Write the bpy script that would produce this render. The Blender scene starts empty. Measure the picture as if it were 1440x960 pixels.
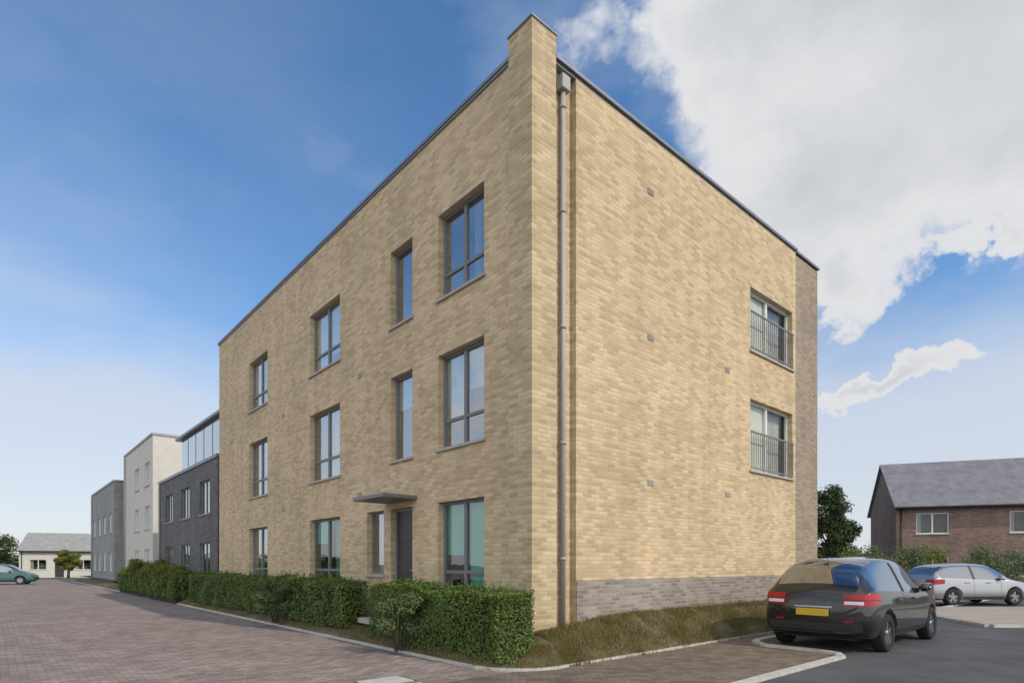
import bpy, bmesh, math, random
from mathutils import Vector, Matrix, noise
R = math.radians
random.seed(7)
scene = bpy.context.scene
col = scene.collection

# ------------------------------------------------------------ materials
def mat(name, base=(0.5,0.5,0.5), rough=0.8, metal=0.0, ior=1.45, var=0.0, scale=3.0, bump=0.0, bscale=60.0, spec=None, var2=None):
    m = bpy.data.materials.new(name); m.use_nodes = True
    nt = m.node_tree; b = nt.nodes['Principled BSDF']
    b.inputs['Base Color'].default_value = (*base, 1)
    b.inputs['Roughness'].default_value = rough
    b.inputs['Metallic'].default_value = metal
    b.inputs['IOR'].default_value = ior
    if spec is not None: b.inputs['Specular IOR Level'].default_value = spec
    tc = nt.nodes.new('ShaderNodeTexCoord')
    if var > 0:
        n = nt.nodes.new('ShaderNodeTexNoise'); n.inputs['Scale'].default_value = scale
        n.inputs['Detail'].default_value = 6; n.inputs['Roughness'].default_value = 0.65
        nt.links.new(tc.outputs['Object'], n.inputs['Vector'])
        r = nt.nodes.new('ShaderNodeValToRGB')
        r.color_ramp.elements[0].position = 0.3; r.color_ramp.elements[1].position = 0.7
        lo = tuple(c*(1-var) for c in base); hi = tuple(min(1, c*(1+var)) for c in (var2 or base))
        r.color_ramp.elements[0].color = (*lo,1); r.color_ramp.elements[1].color = (*hi,1)
        nt.links.new(n.outputs['Fac'], r.inputs['Fac']); nt.links.new(r.outputs['Color'], b.inputs['Base Color'])
    if bump > 0:
        n2 = nt.nodes.new('ShaderNodeTexNoise'); n2.inputs['Scale'].default_value = bscale; n2.inputs['Detail'].default_value = 4
        nt.links.new(tc.outputs['Object'], n2.inputs['Vector'])
        bp = nt.nodes.new('ShaderNodeBump'); bp.inputs['Strength'].default_value = bump; bp.inputs['Distance'].default_value = 0.02
        nt.links.new(n2.outputs['Fac'], bp.inputs['Height']); nt.links.new(bp.outputs['Normal'], b.inputs['Normal'])
    return m

def brick_mat(name, c1, c2, c3, mortar, bw=0.225, bh=0.075, mort=0.011, ground=False, wear=0.18, rough=0.9, soot=(0.5,0.5,0.5)):
    m = bpy.data.materials.new(name); m.use_nodes = True
    nt = m.node_tree; L = nt.links; b = nt.nodes['Principled BSDF']; b.inputs['Roughness'].default_value = rough
    tc = nt.nodes.new('ShaderNodeTexCoord'); sp = nt.nodes.new('ShaderNodeSeparateXYZ'); L.new(tc.outputs['Object'], sp.inputs[0])
    cb = nt.nodes.new('ShaderNodeCombineXYZ')
    if ground:
        L.new(sp.outputs['X'], cb.inputs['X']); L.new(sp.outputs['Y'], cb.inputs['Y'])
    else:
        ad = nt.nodes.new('ShaderNodeMath'); ad.operation = 'ADD'; L.new(sp.outputs['X'], ad.inputs[0]); L.new(sp.outputs['Y'], ad.inputs[1])
        L.new(ad.outputs[0], cb.inputs['X']); L.new(sp.outputs['Z'], cb.inputs['Y'])
    br = nt.nodes.new('ShaderNodeTexBrick')
    br.inputs['Scale'].default_value = 1; br.inputs['Brick Width'].default_value = bw; br.inputs['Row Height'].default_value = bh
    br.inputs['Mortar Size'].default_value = mort; br.inputs['Mortar Smooth'].default_value = 0.3; br.inputs['Bias'].default_value = 0
    br.inputs['Color1'].default_value = (0,0,0,1); br.inputs['Color2'].default_value = (1,1,1,1); br.inputs['Mortar'].default_value = (.5,.5,.5,1)
    L.new(cb.outputs[0], br.inputs['Vector'])
    # per-brick value -> colour
    rp = nt.nodes.new('ShaderNodeValToRGB'); e = rp.color_ramp.elements
    e[0].position = 0.1; e[0].color = (*c1,1); e[1].position = 0.9; e[1].color = (*c3,1)
    k = e.new(0.5); k.color = (*c2,1)
    L.new(br.outputs['Color'], rp.inputs['Fac'])
    mx = nt.nodes.new('ShaderNodeMixRGB'); mx.inputs['Color2'].default_value = (*mortar,1)
    L.new(br.outputs['Fac'], mx.inputs['Fac']); L.new(rp.outputs['Color'], mx.inputs['Color1'])
    # broad blotches and weathering
    n = nt.nodes.new('ShaderNodeTexNoise'); n.inputs['Scale'].default_value = 0.55; n.inputs['Detail'].default_value = 7; n.inputs['Roughness'].default_value = .6
    L.new(tc.outputs['Object'], n.inputs['Vector'])
    mr = nt.nodes.new('ShaderNodeMapRange'); mr.inputs['From Min'].default_value = .3; mr.inputs['From Max'].default_value = .7
    mr.inputs['To Min'].default_value = 1-wear; mr.inputs['To Max'].default_value = 1+wear*.5
    L.new(n.outputs['Fac'], mr.inputs['Value'])
    if not ground:
        mp = nt.nodes.new('ShaderNodeMapping'); mp.inputs['Scale'].default_value = (2.6,2.6,.16); L.new(tc.outputs['Object'], mp.inputs['Vector'])
        ns = nt.nodes.new('ShaderNodeTexNoise'); ns.inputs['Scale'].default_value = 1.0; ns.inputs['Detail'].default_value = 8; ns.inputs['Roughness'].default_value = .7
        L.new(mp.outputs[0], ns.inputs['Vector'])
        ms_ = nt.nodes.new('ShaderNodeMapRange'); ms_.inputs['From Min'].default_value = .35; ms_.inputs['From Max'].default_value = .65; ms_.inputs['To Min'].default_value = .90; ms_.inputs['To Max'].default_value = 1.05
        L.new(ns.outputs['Fac'], ms_.inputs['Value'])
        mm = nt.nodes.new('ShaderNodeMath'); mm.operation = 'MULTIPLY'; L.new(mr.outputs[0], mm.inputs[0]); L.new(ms_.outputs[0], mm.inputs[1]); wearout = mm.outputs[0]
    else:
        ns = nt.nodes.new('ShaderNodeTexNoise'); ns.inputs['Scale'].default_value = 1.9; ns.inputs['Detail'].default_value = 9; ns.inputs['Roughness'].default_value = .75
        L.new(tc.outputs['Object'], ns.inputs['Vector'])
        ms_ = nt.nodes.new('ShaderNodeMapRange'); ms_.inputs['From Min'].default_value = .60; ms_.inputs['From Max'].default_value = .72; ms_.inputs['To Min'].default_value = 1.0; ms_.inputs['To Max'].default_value = .62
        L.new(ns.outputs['Fac'], ms_.inputs['Value'])
        mm = nt.nodes.new('ShaderNodeMath'); mm.operation = 'MULTIPLY'; L.new(mr.outputs[0], mm.inputs[0]); L.new(ms_.outputs[0], mm.inputs[1]); wearout = mm.outputs[0]
    vm = nt.nodes.new('ShaderNodeVectorMath'); vm.operation = 'SCALE'
    L.new(mx.outputs['Color'], vm.inputs[0]); L.new(wearout, vm.inputs['Scale'])
    L.new(vm.outputs[0], b.inputs['Base Color'])
    n2 = nt.nodes.new('ShaderNodeTexNoise'); n2.inputs['Scale'].default_value = 90; L.new(tc.outputs['Object'], n2.inputs['Vector'])
    m1 = nt.nodes.new('ShaderNodeMath'); m1.operation = 'MULTIPLY_ADD'; m1.inputs[1].default_value = -1.0
    L.new(br.outputs['Fac'], m1.inputs[0]); L.new(n2.outputs['Fac'], m1.inputs[2])
    bp = nt.nodes.new('ShaderNodeBump'); bp.inputs['Strength'].default_value = .5; bp.inputs['Distance'].default_value = .006
    L.new(m1.outputs[0], bp.inputs['Height']); L.new(bp.outputs[0], b.inputs['Normal'])
    return m

def leaf_mat(name, base, var=0.35):
    m = bpy.data.materials.new(name); m.use_nodes = True
    nt = m.node_tree; b = nt.nodes['Principled BSDF']; b.inputs['Roughness'].default_value = .6
    g = nt.nodes.new('ShaderNodeNewGeometry'); r = nt.nodes.new('ShaderNodeValToRGB')
    r.color_ramp.elements[0].color = (*[c*(1-var) for c in base],1)
    r.color_ramp.elements[1].color = (base[0]*(1+var*1.3), base[1]*(1+var), base[2]*(1+var*.4),1)
    nt.links.new(g.outputs['Random Per Island'], r.inputs['Fac']); nt.links.new(r.outputs['Color'], b.inputs['Base Color'])
    b.inputs['Subsurface Weight'].default_value = 0
    tl = nt.nodes.new('ShaderNodeBsdfTranslucent'); nt.links.new(r.outputs['Color'], tl.inputs['Color'])
    ms = nt.nodes.new('ShaderNodeMixShader'); ms.inputs[0].default_value = .25
    nt.links.new(b.outputs[0], ms.inputs[1]); nt.links.new(tl.outputs[0], ms.inputs[2])
    nt.links.new(ms.outputs[0], nt.nodes['Material Output'].inputs['Surface'])
    return m

def glass_mat(name, tint=(.85,.92,.92), refl=1.7, facmin=0.12):
    m = bpy.data.materials.new(name); m.use_nodes = True
    nt = m.node_tree; nt.nodes.remove(nt.nodes['Principled BSDF'])
    fr = nt.nodes.new('ShaderNodeFresnel'); fr.inputs['IOR'].default_value = refl
    ad = nt.nodes.new('ShaderNodeMath'); ad.operation = 'ADD'; ad.use_clamp = True; ad.inputs[1].default_value = facmin
    nt.links.new(fr.outputs[0], ad.inputs[0])
    ge = nt.nodes.new('ShaderNodeNewGeometry'); iv = nt.nodes.new('ShaderNodeMath'); iv.operation = 'SUBTRACT'; iv.inputs[0].default_value = 1
    nt.links.new(ge.outputs['Backfacing'], iv.inputs[1]); mu = nt.nodes.new('ShaderNodeMath'); mu.operation = 'MULTIPLY'
    nt.links.new(ad.outputs[0], mu.inputs[0]); nt.links.new(iv.outputs[0], mu.inputs[1])     # the rear face of a pane adds no second mirror
    tr = nt.nodes.new('ShaderNodeBsdfTransparent'); tr.inputs[0].default_value = (*tint,1)
    gl = nt.nodes.new('ShaderNodeBsdfGlossy'); gl.inputs['Roughness'].default_value = .015; gl.inputs['Color'].default_value = (.93,.97,1,1)
    n = nt.nodes.new('ShaderNodeTexNoise'); n.inputs['Scale'].default_value = .9
    tc = nt.nodes.new('ShaderNodeTexCoord'); nt.links.new(tc.outputs['Object'], n.inputs['Vector'])
    bp = nt.nodes.new('ShaderNodeBump'); bp.inputs['Strength'].default_value = .25; bp.inputs['Distance'].default_value = .02
    nt.links.new(n.outputs['Fac'], bp.inputs['Height']); nt.links.new(bp.outputs[0], gl.inputs['Normal'])
    ms = nt.nodes.new('ShaderNodeMixShader')
    nt.links.new(mu.outputs[0], ms.inputs[0]); nt.links.new(tr.outputs[0], ms.inputs[1]); nt.links.new(gl.outputs[0], ms.inputs[2])
    nt.links.new(ms.outputs[0], nt.nodes['Material Output'].inputs['Surface'])
    return m

M = {}
M['buff'] = brick_mat('buff_brick', (.435,.322,.188), (.53,.405,.24), (.605,.475,.30), (.47,.39,.285), wear=.15)
M['pierbrick'] = brick_mat('pier_brick', (.38,.285,.17), (.48,.375,.222), (.565,.45,.285), (.43,.37,.27), wear=.16)
M['taupe'] = brick_mat('taupe_brick', (.22,.175,.13), (.27,.215,.165), (.32,.26,.20), (.30,.26,.21))
M['plinth'] = brick_mat('grey_brick', (.19,.165,.145), (.25,.22,.195), (.32,.28,.25), (.3,.27,.24))
M['darkbrick'] = brick_mat('dark_grey_brick', (.09,.09,.09), (.12,.12,.12), (.16,.155,.15), (.14,.14,.14))
M['midbrick'] = brick_mat('mid_grey_brick', (.2,.21,.22), (.25,.26,.27), (.3,.31,.32), (.3,.3,.3))
M['redbrick'] = brick_mat('red_brick', (.15,.085,.07), (.19,.115,.095), (.24,.15,.125), (.24,.21,.19))
M['paving'] = brick_mat('block_paving', (.20,.158,.145), (.25,.20,.183), (.315,.256,.235), (.075,.065,.06), bw=.2, bh=.1, mort=.005, ground=True, wear=.22)
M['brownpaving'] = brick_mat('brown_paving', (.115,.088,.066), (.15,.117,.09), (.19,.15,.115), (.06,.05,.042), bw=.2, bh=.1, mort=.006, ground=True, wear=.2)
M['render'] = mat('pale_render', (.52,.51,.47), .9, var=.08, scale=2, bump=.2)
M['coping'] = mat('grey_coping', (.24,.25,.27), .45, metal=.6, var=.1)
M['frame'] = mat('window_frame_grey', (.16,.165,.17), .45, var=.05)
M['pipe'] = mat('pipe_grey', (.34,.34,.33), .5, var=.05)
M['softglass'] = glass_mat('clear_glass', (.93,.95,.93), 1.33, .03)  # clearer window glass with a weaker reflection
M['wframe'] = mat('white_frame', (.68,.68,.66), .5, var=.04)
M['sill'] = mat('sill_stone', (.36,.34,.31), .8, var=.1, bump=.2)
M['door'] = mat('dark_door', (.035,.038,.036), .4, var=.1)
M['steel'] = mat('steel', (.5,.5,.5), .3, metal=1)
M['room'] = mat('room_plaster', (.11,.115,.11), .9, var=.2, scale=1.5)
M['blind'] = mat('pale_blind', (.62,.60,.54), .8, var=.06)
M['curtain'] = mat('curtain_cloth', (.42,.41,.40), .9, var=.15)
M['glass'] = glass_mat('window_glass', refl=1.55, facmin=.38)
M['tealglass'] = glass_mat('teal_glass', (.60,.85,.83), 1.5, .16)
M['carglass'] = glass_mat('car_glass', (.22,.25,.26), 1.75, .26)
M['asphalt'] = mat('asphalt', (.082,.084,.092), .85, var=.33, scale=.9, bump=.6, bscale=220)
M['slab'] = mat('concrete_paving', (.33,.29,.24), .9, var=.15, scale=1.2, bump=.3)
M['kerb'] = mat('kerb_concrete', (.42,.42,.39), .85, var=.2, scale=5, bump=.4)
M['soil'] = mat('dry_grass_ground', (.085,.07,.04), .95, var=.4, scale=2.4, bump=.9, bscale=30, var2=(.12,.10,.055))
M['field'] = mat('far_ground', (.09,.11,.05), .95, var=.3, scale=.05)
M['slate'] = mat('slate_roof', (.165,.165,.19), .7, var=.25, scale=2.0, bump=.3)
M['palestile'] = mat('pale_tiles', (.26,.26,.26), .8, var=.2, scale=2, bump=.3)
M['bark'] = mat('bark', (.09,.07,.05), .95, var=.3, bump=.8)
M['hedge'] = leaf_mat('hedge_leaf', (.10,.165,.035))
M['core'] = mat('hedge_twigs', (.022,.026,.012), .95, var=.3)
M['shrub'] = leaf_mat('shrub_leaf', (.15,.17,.025))
M['paleshrub'] = leaf_mat('pale_shrub_leaf', (.095,.15,.06))
M['tree'] = leaf_mat('tree_leaf', (.045,.075,.022))
M['grass'] = leaf_mat('grass_blade', (.155,.14,.052), .5)
M['paintblack'] = mat('car_paint_black', (.006,.006,.008), .28)
M['paintblack'].node_tree.nodes['Principled BSDF'].inputs['Coat Weight'].default_value = 1
M['paintsilver'] = mat('car_paint_silver', (.36,.37,.40), .35, metal=.6)
M['paintsilver'].node_tree.nodes['Principled BSDF'].inputs['Coat Weight'].default_value = 1
M['paintteal'] = mat('car_paint_teal', (.05,.12,.12), .3)
M['tyre'] = mat('tyre', (.018,.018,.018), .9)
M['plastic'] = mat('black_plastic', (.025,.025,.025), .6)
M['rim'] = mat('alloy', (.38,.38,.40), .35, metal=.9)
M['lens'] = mat('tail_lens', (.33,.015,.02), .15, var=.2)
M['lensw'] = mat('head_lens', (.6,.62,.65), .1)
M['plate'] = mat('yellow_plate', (.55,.36,.03), .4)
M['seatfab'] = mat('seat_cloth', (.03,.03,.033), .9)

# ------------------------------------------------------------ mesh helpers
def finish(name, bm, m, parent=None, smooth=False, loc=None, rotz=None):
    me = bpy.data.meshes.new(name); bm.normal_update(); bm.to_mesh(me); bm.free()
    if m: me.materials.append(m)
    o = bpy.data.objects.new(name, me); col.objects.link(o)
    if parent: o.parent = parent
    if loc is not None: o.location = loc
    if rotz is not None: o.rotation_euler = (0,0,rotz)
    if smooth:
        for p in me.polygons: p.use_smooth = True
    return o
def tag(o, label=None, cat=None, group=None, kind=None):
    if label: o['label'] = label
    if cat: o['category'] = cat
    if group: o['group'] = group
    if kind: o['kind'] = kind
    return o
def empty(name, loc=(0,0,0), rz=0):
    o = bpy.data.objects.new(name, None); col.objects.link(o); o.location = loc; o.rotation_euler = (0,0,rz); o.empty_display_size = .3
    return o
def box(bm, x0,x1,y0,y1,z0,z1, bevel=0):
    vs = [bm.verts.new((x,y,z)) for z in (z0,z1) for (x,y) in ((x0,y0),(x1,y0),(x1,y1),(x0,y1))]
    fs = [bm.faces.new([vs[i] for i in f]) for f in ((3,2,1,0),(4,5,6,7),(0,1,5,4),(1,2,6,5),(2,3,7,6),(3,0,4,7))]
    if bevel:
        es = set(e for f in fs for e in f.edges)
        bmesh.ops.bevel(bm, geom=list(es), offset=bevel, segments=2, affect='EDGES')
    return bm
def boxobj(name, m, parent, *a, bevel=0):
    bm = bmesh.new(); box(bm, *a, bevel=bevel); return finish(name, bm, m, parent)
def cyl(bm, p0, p1, r0, r1=None, n=12, caps=True):
    r1 = r0 if r1 is None else r1
    p0 = Vector(p0); p1 = Vector(p1); d = (p1-p0).normalized()
    a = d.orthogonal().normalized(); b = d.cross(a)
    A = [bm.verts.new(p0 + (a*math.cos(t)+b*math.sin(t))*r0) for t in [2*math.pi*i/n for i in range(n)]]
    B = [bm.verts.new(p1 + (a*math.cos(t)+b*math.sin(t))*r1) for t in [2*math.pi*i/n for i in range(n)]]
    for i in range(n):
        f = bm.faces.new((A[i],A[(i+1)%n],B[(i+1)%n],B[i])); f.smooth = True
    if caps: bm.faces.new(A[::-1]); bm.faces.new(B)
def copy_tree(o, parent=None):
    c = o.copy(); col.objects.link(c); c.parent = parent
    for ch in o.children: copy_tree(ch, c)
    return c

# wall in a local frame: U axis along wall, W outward normal; openings cut through with reveals
def wall_mesh(bm, P, U, W, u0, u1, z0, z1, holes, depth=.20):
    us = sorted(set([u0,u1]+[h[0] for h in holes]+[h[1] for h in holes])); zs = sorted(set([z0,z1]+[h[2] for h in holes]+[h[3] for h in holes]))
    P = Vector(P); U = Vector(U); W = Vector(W); Z = Vector((0,0,1))
    pt = lambda u,z,d=0: P+U*u+Z*z-W*d
    cache = {}
    def v(u,z):
        k = (round(u,4),round(z,4))
        if k not in cache: cache[k] = bm.verts.new(pt(u,z))
        return cache[k]
    flip = U.cross(Z).dot(W) < 0
    def face(vs): bm.faces.new(vs[::-1] if flip else vs)
    for i in range(len(us)-1):
        for j in range(len(zs)-1):
            uc = (us[i]+us[i+1])/2; zc = (zs[j]+zs[j+1])/2
            if any(h[0]<uc<h[1] and h[2]<zc<h[3] for h in holes): continue
            face([v(us[i],zs[j]),v(us[i+1],zs[j]),v(us[i+1],zs[j+1]),v(us[i],zs[j+1])])
    for (a,b,c,d) in holes:
        q = [(a,c),(b,c),(b,d),(a,d)]
        for i in range(4):
            p1 = q[i]; p2 = q[(i+1)%4]
            bm.faces.new([bm.verts.new(pt(*p1)), bm.verts.new(pt(*p2)), bm.verts.new(pt(*p2,depth)), bm.verts.new(pt(*p1,depth))])

# window assembled in a local frame: x = along the wall, -y = outward, z = up, origin at opening's lower left on the outer wall face
def window(parent, origin, rz, w, h, panes=2, frame='frame', glass='glass', blind=None, sill=True, mull=None, depth=.13, transom=None, room=1.1):
    fr = empty('window', origin, rz); fr.parent = parent
    bm = bmesh.new(); t = .055
    box(bm, 0,w, depth,depth+.07, 0,t); box(bm, 0,w, depth,depth+.07, h-t,h)
    box(bm, 0,t, depth+.002,depth+.072, t,h-t); box(bm, w-t,w, depth+.002,depth+.072, t,h-t)
    cuts = mull if mull is not None else [w*i/panes for i in range(1,panes)]
    for c in cuts: box(bm, c-.04,c+.04, depth-.004,depth+.068, t,h-t)
    if transom:
        xs = [t]+[c for c in cuts]+[w-t]
        for i in range(len(xs)-1):
            box(bm, xs[i]+.04,xs[i+1]-.04, depth+.001,depth+.066, transom-.03,transom+.03)
    finish('frame', bm, M[frame], fr)
    xs = [0]+cuts+[w]
    for i in range(len(xs)-1):
        bm = bmesh.new(); box(bm, xs[i]+.045,xs[i+1]-.045, depth+.03,depth+.042, .05,h-.05)
        finish('pane', bm, M[glass], fr)
        if blind and blind[i]:
            kind, frac = blind[i]
            bm = bmesh.new()
            if kind == 'curtain':
                n = 26; a = xs[i]+.06; b = a+(xs[i+1]-xs[i]-.12)*frac
                V = [[bm.verts.new((a+(b-a)*k/n, depth+.2+.03*math.sin(k*1.7+i), z)) for k in range(n+1)] for z in (.04,h-.04)]
                for k in range(n): bm.faces.new((V[0][k],V[0][k+1],V[1][k+1],V[1][k])).smooth = True
                finish('curtain', bm, M['curtain'], fr)
            else:
                box(bm, xs[i]+.05,xs[i+1]-.05, depth+.085,depth+.092, h*(1-frac)+.03,h-.04)
                finish('blind', bm, M['blind'], fr)
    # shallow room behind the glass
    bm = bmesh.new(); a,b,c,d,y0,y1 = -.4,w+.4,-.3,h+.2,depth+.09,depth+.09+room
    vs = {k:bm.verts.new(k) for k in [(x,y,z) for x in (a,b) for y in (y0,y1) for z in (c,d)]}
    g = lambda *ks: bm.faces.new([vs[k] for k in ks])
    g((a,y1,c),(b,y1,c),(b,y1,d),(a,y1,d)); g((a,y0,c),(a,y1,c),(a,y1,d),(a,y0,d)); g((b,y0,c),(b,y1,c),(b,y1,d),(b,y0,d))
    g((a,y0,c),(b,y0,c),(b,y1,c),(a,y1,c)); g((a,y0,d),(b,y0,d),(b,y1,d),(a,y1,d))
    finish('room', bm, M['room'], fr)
    if sill:
        bm = bmesh.new(); box(bm, -.05,w+.05, -.05,depth-.003, -.06,-.003, bevel=.006); finish('sill', bm, M['sill'], fr)
    return fr

# ------------------------------------------------------------ MAIN BUILDING
# local frame: +X runs along the sunlit gable (right), +Y along the shaded window front (left)
CX, CY, GZ = .323, 9.6, .42
ANG = math.atan2(.659,.752)
H = 9.64
def bl(s, off, z=0):      # point in front of the gable: s along it, off outwards
    return Vector((CX + s*.752 + off*.659, CY + s*.659 - off*.752, z))
def ll(t, off, z=0):      # point in front of the window side
    return Vector((CX - t*.659 - off*.752, CY + t*.752 - off*.659, z))
B = empty('apartment_building', (CX,CY,GZ), ANG)
tag(B, 'buff brick three storey apartment building with flat roof and tall corner pier beside the hedge', 'apartment building')
LEN_R, LEN_L = 11.5, 17.9
RECX = .06; RECY = .06
# window list on left side: (t0,t1,z0,z1,panes)
tiers = [(.4,2.35),(3.4,5.25),(6.35,8.02)]
LW = []
blr = {}
for k,(z0,z1) in enumerate(tiers):
    LW.append((1.32,2.78,z0,z1,2,'W1',k))
    LW.append((3.74,4.64,0.0 if k==0 else z0,z1,1,'W2',k))
    LW.append((7.2,9.1,z0,z1,2,'W3',k))
    LW.append((12.5,14.3,z0,z1,2,'W4',k))
LW.append((4.95,5.75,.9,2.35,1,'W5',0))
bm = bmesh.new()
holes = [(w[0],w[1],w[2],w[3]) for w in LW]
wall_mesh(bm, (RECX,0,0), (0,1,0), (-1,0,0), .58, LEN_L, -.6, H, holes)
# far end wall and back wall
RW = [(7.4,9.75,6.4,7.95),(7.4,9.75,3.45,5.2)]
wall_mesh(bm, (0,RECY,0), (1,0,0), (0,-1,0), 1.12, 9.95, .85, H, RW)
box_back = [(RECX,LEN_L),(LEN_R,LEN_L)]
def quad(bm, a,b,c,d): bm.faces.new([bm.verts.new(p) for p in (a,b,c,d)])
quad(bm, (RECX,LEN_L,-.6),(RECX,LEN_L,H),(LEN_R,LEN_L,H),(LEN_R,LEN_L,-.6))
quad(bm, (LEN_R,.10,-.6),(LEN_R,LEN_L,-.6),(LEN_R,LEN_L,H),(LEN_R,.10,H))
quad(bm, (9.95,RECY,.85),(9.95,.10,.85),(9.95,.10,H),(9.95,RECY,H))
# recessed slot beside the pier
SD=.19
quad(bm, (.56,SD,-.6),(1.12,SD,-.6),(1.12,SD,H),(.56,SD,H))
quad(bm, (1.12,RECY,-.6),(1.12,SD,-.6),(1.12,SD,H),(1.12,RECY,H))
finish('wall', bm, M['buff'], B)
bm = bmesh.new(); wall_mesh(bm, (0,.10,0), (1,0,0), (0,-1,0), 9.95, LEN_R, -.6, H, [])  # end bay coloured darker and greyer than the gable
o = finish('end_bay', bm, M['taupe'], B); o['label'] = 'set back end bay coloured a darker grey brown than the gable'
boxobj('corner_pier', M['pierbrick'], B, 0,.56, 0,.58, -.6,10.02)
boxobj('pier_cap', M['coping'], B, -.02,.58, -.02,.60, 10.02,10.06, bevel=.008)
o = boxobj('plinth', M['plinth'], B, 1.121,9.949, RECY-.015,RECY+.1, -.6,.85); o['label'] = 'grey brick plinth below the gable'
bm = bmesh.new()
box(bm, .03,LEN_R, .585,LEN_L+.03, H,H+.05)
finish('roof', bm, M['coping'], B)
bm = bmesh.new()
box(bm, .01,.33, .60,LEN_L+.04, H+.05,H+.11); box(bm, .58,9.98, .01,.33, H+.051,H+.111); box(bm, .58,9.98,.06,.6,H-.002,H+.049)
box(bm, 9.99,LEN_R+.04, .05,.37, H+.05,H+.11)
finish('coping', bm, M['coping'], B)
# soft flashing line
rzL = -math.pi/2
for (a,b,z0,z1,pn,wn,k) in LW:
    if wn == 'W2' and k == 0:
        continue
    bd = {('W1',2):[None,('curtain',.3)],('W1',1):[('blind',.7),('blind',.45)],('W1',0):[('blind',.55),('blind',.97)],
          ('W2',2):[None],('W2',1):[('blind',.4)],
          ('W3',2):[('blind',.97),('blind',.8)],('W3',1):[('curtain',.9),('blind',.97)],('W3',0):[('blind',.35),('curtain',.4)],
          ('W4',2):[('blind',.97),('curtain',.95)],('W4',1):[('curtain',.6),('blind',.6)],('W4',0):[('curtain',.5),None],('W5',0):[('curtain',1)]}[(wn,k)]
    # local x of the window runs towards -Y of the building, outward = -X
    gl = 'tealglass' if (k==0 and wn in('W1','W3')) else 'glass'
    window(B, (RECX, b, z0), rzL, b-a, z1-z0, pn, glass=gl, blind=bd, transom=(z1-z0)*.30 if wn in('W1','W3','W4') else None)
for i,(a,b,z0,z1) in enumerate(RW):
    w = window(B, (a, RECY, z0), 0, b-a, z1-z0, 2, frame='wframe', glass='softglass', blind=[('blind',.97),('curtain',.97)], mull=[1.1])
    # juliet rail
    bm = bmesh.new()
    box(bm, .0,b-a, -.04,-.01, .92,.96)
    box(bm, .0,b-a, -.04,-.01, .04,.07)
    for q in range(22): box(bm, .03+q*(b-a-.06)/21-.006,.03+q*(b-a-.06)/21+.006, -.032,-.018, .07,.92)
    finish('balcony_rail', bm, M['frame'], w)
# entrance door
d = empty('door', (RECX, 4.64, 0), rzL); d.parent = B
bm = bmesh.new()
box(bm, 0,.9, .12,.19, 2.29,2.35); box(bm, 0,.06, .12,.19, 0,2.29); box(bm, .84,.9, .12,.19, 0,2.29); finish('frame', bm, M['frame'], d)
bm = bmesh.new(); box(bm, .06,.84, .14,.18, 0.02,2.29)
for z in (.25,.95,1.65): box(bm, .16,.74, .128,.139, z,z+.52, bevel=.004)
finish('door_leaf', bm, M['door'], d)
bm = bmesh.new(); cyl(bm, (.76,.125,1.0),(.76,.08,1.0),.012); cyl(bm, (.77,.085,1.0),(.64,.085,1.0),.011); finish('handle', bm, M['steel'], d)
bm = bmesh.new(); box(bm, -.1,1.0, -.75,.1, -.12,-.01, bevel=.01); finish('step', bm, M['sill'], d)
# flat canopy over the door
boxobj('canopy', M['frame'], B, -.75,RECX-.003, 3.55,4.85, 2.48,2.56, bevel=.01)
# rainwater pipe in the slot, with brackets
bm = bmesh.new(); cyl(bm, (.84,.11,-.1),(.84,.11,H-.3), .045, n=16); finish('downpipe', bm, M['pipe'], B)
bm = bmesh.new(); box(bm, .74,.94,.02,.18,H-.35,H-.1,bevel=.01); finish('rainwater_hopper', bm, M['pipe'], B)
for z in (1.2,3.2,5.2,7.2,9.0):
    bm = bmesh.new(); cyl(bm, (.84,.11,z),(.84,.11,z+.05),.058,n=16); finish('pipe_bracket', bm, M['pipe'], B)
for x in (5.5,):
    bm = bmesh.new(); box(bm, x-.006,x+.006, RECY-.003,RECY+.02, .86,H-.02); finish('movement_joint', bm, M['sill'], B)
for y in (5.95+.0,11.4):
    bm = bmesh.new(); box(bm, RECX-.003,RECX+.02, y-.006,y+.006, -.2,H-.02); finish('movement_joint', bm, M['sill'], B)
# small vents on gable
for (x,z) in ((3.2,2.7),(3.2,5.6),(3.2,8.5),(6.2,2.7),(6.2,5.6)):
    bm = bmesh.new(); box(bm, x,x+.2, RECY-.012,RECY-.001, z,z+.12)
    for q in range(4): box(bm, x+.01,x+.19, RECY-.02,RECY-.0125, z+.015+q*.027,z+.03+q*.027)
    finish('air_vent', bm, M['sill'], B)
for (y,z) in ((6.0,5.6),(6.0,2.75),(11.0,5.6),(11.0,2.75),(16.2,5.6)):
    bm = bmesh.new(); box(bm, RECX-.012,RECX-.001, y,y+.2, z,z+.12)
    for q in range(4): box(bm, RECX-.02,RECX-.0125, y+.01,y+.19, z+.015+q*.027,z+.03+q*.027)
    finish('air_vent', bm, M['sill'], B)

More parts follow.
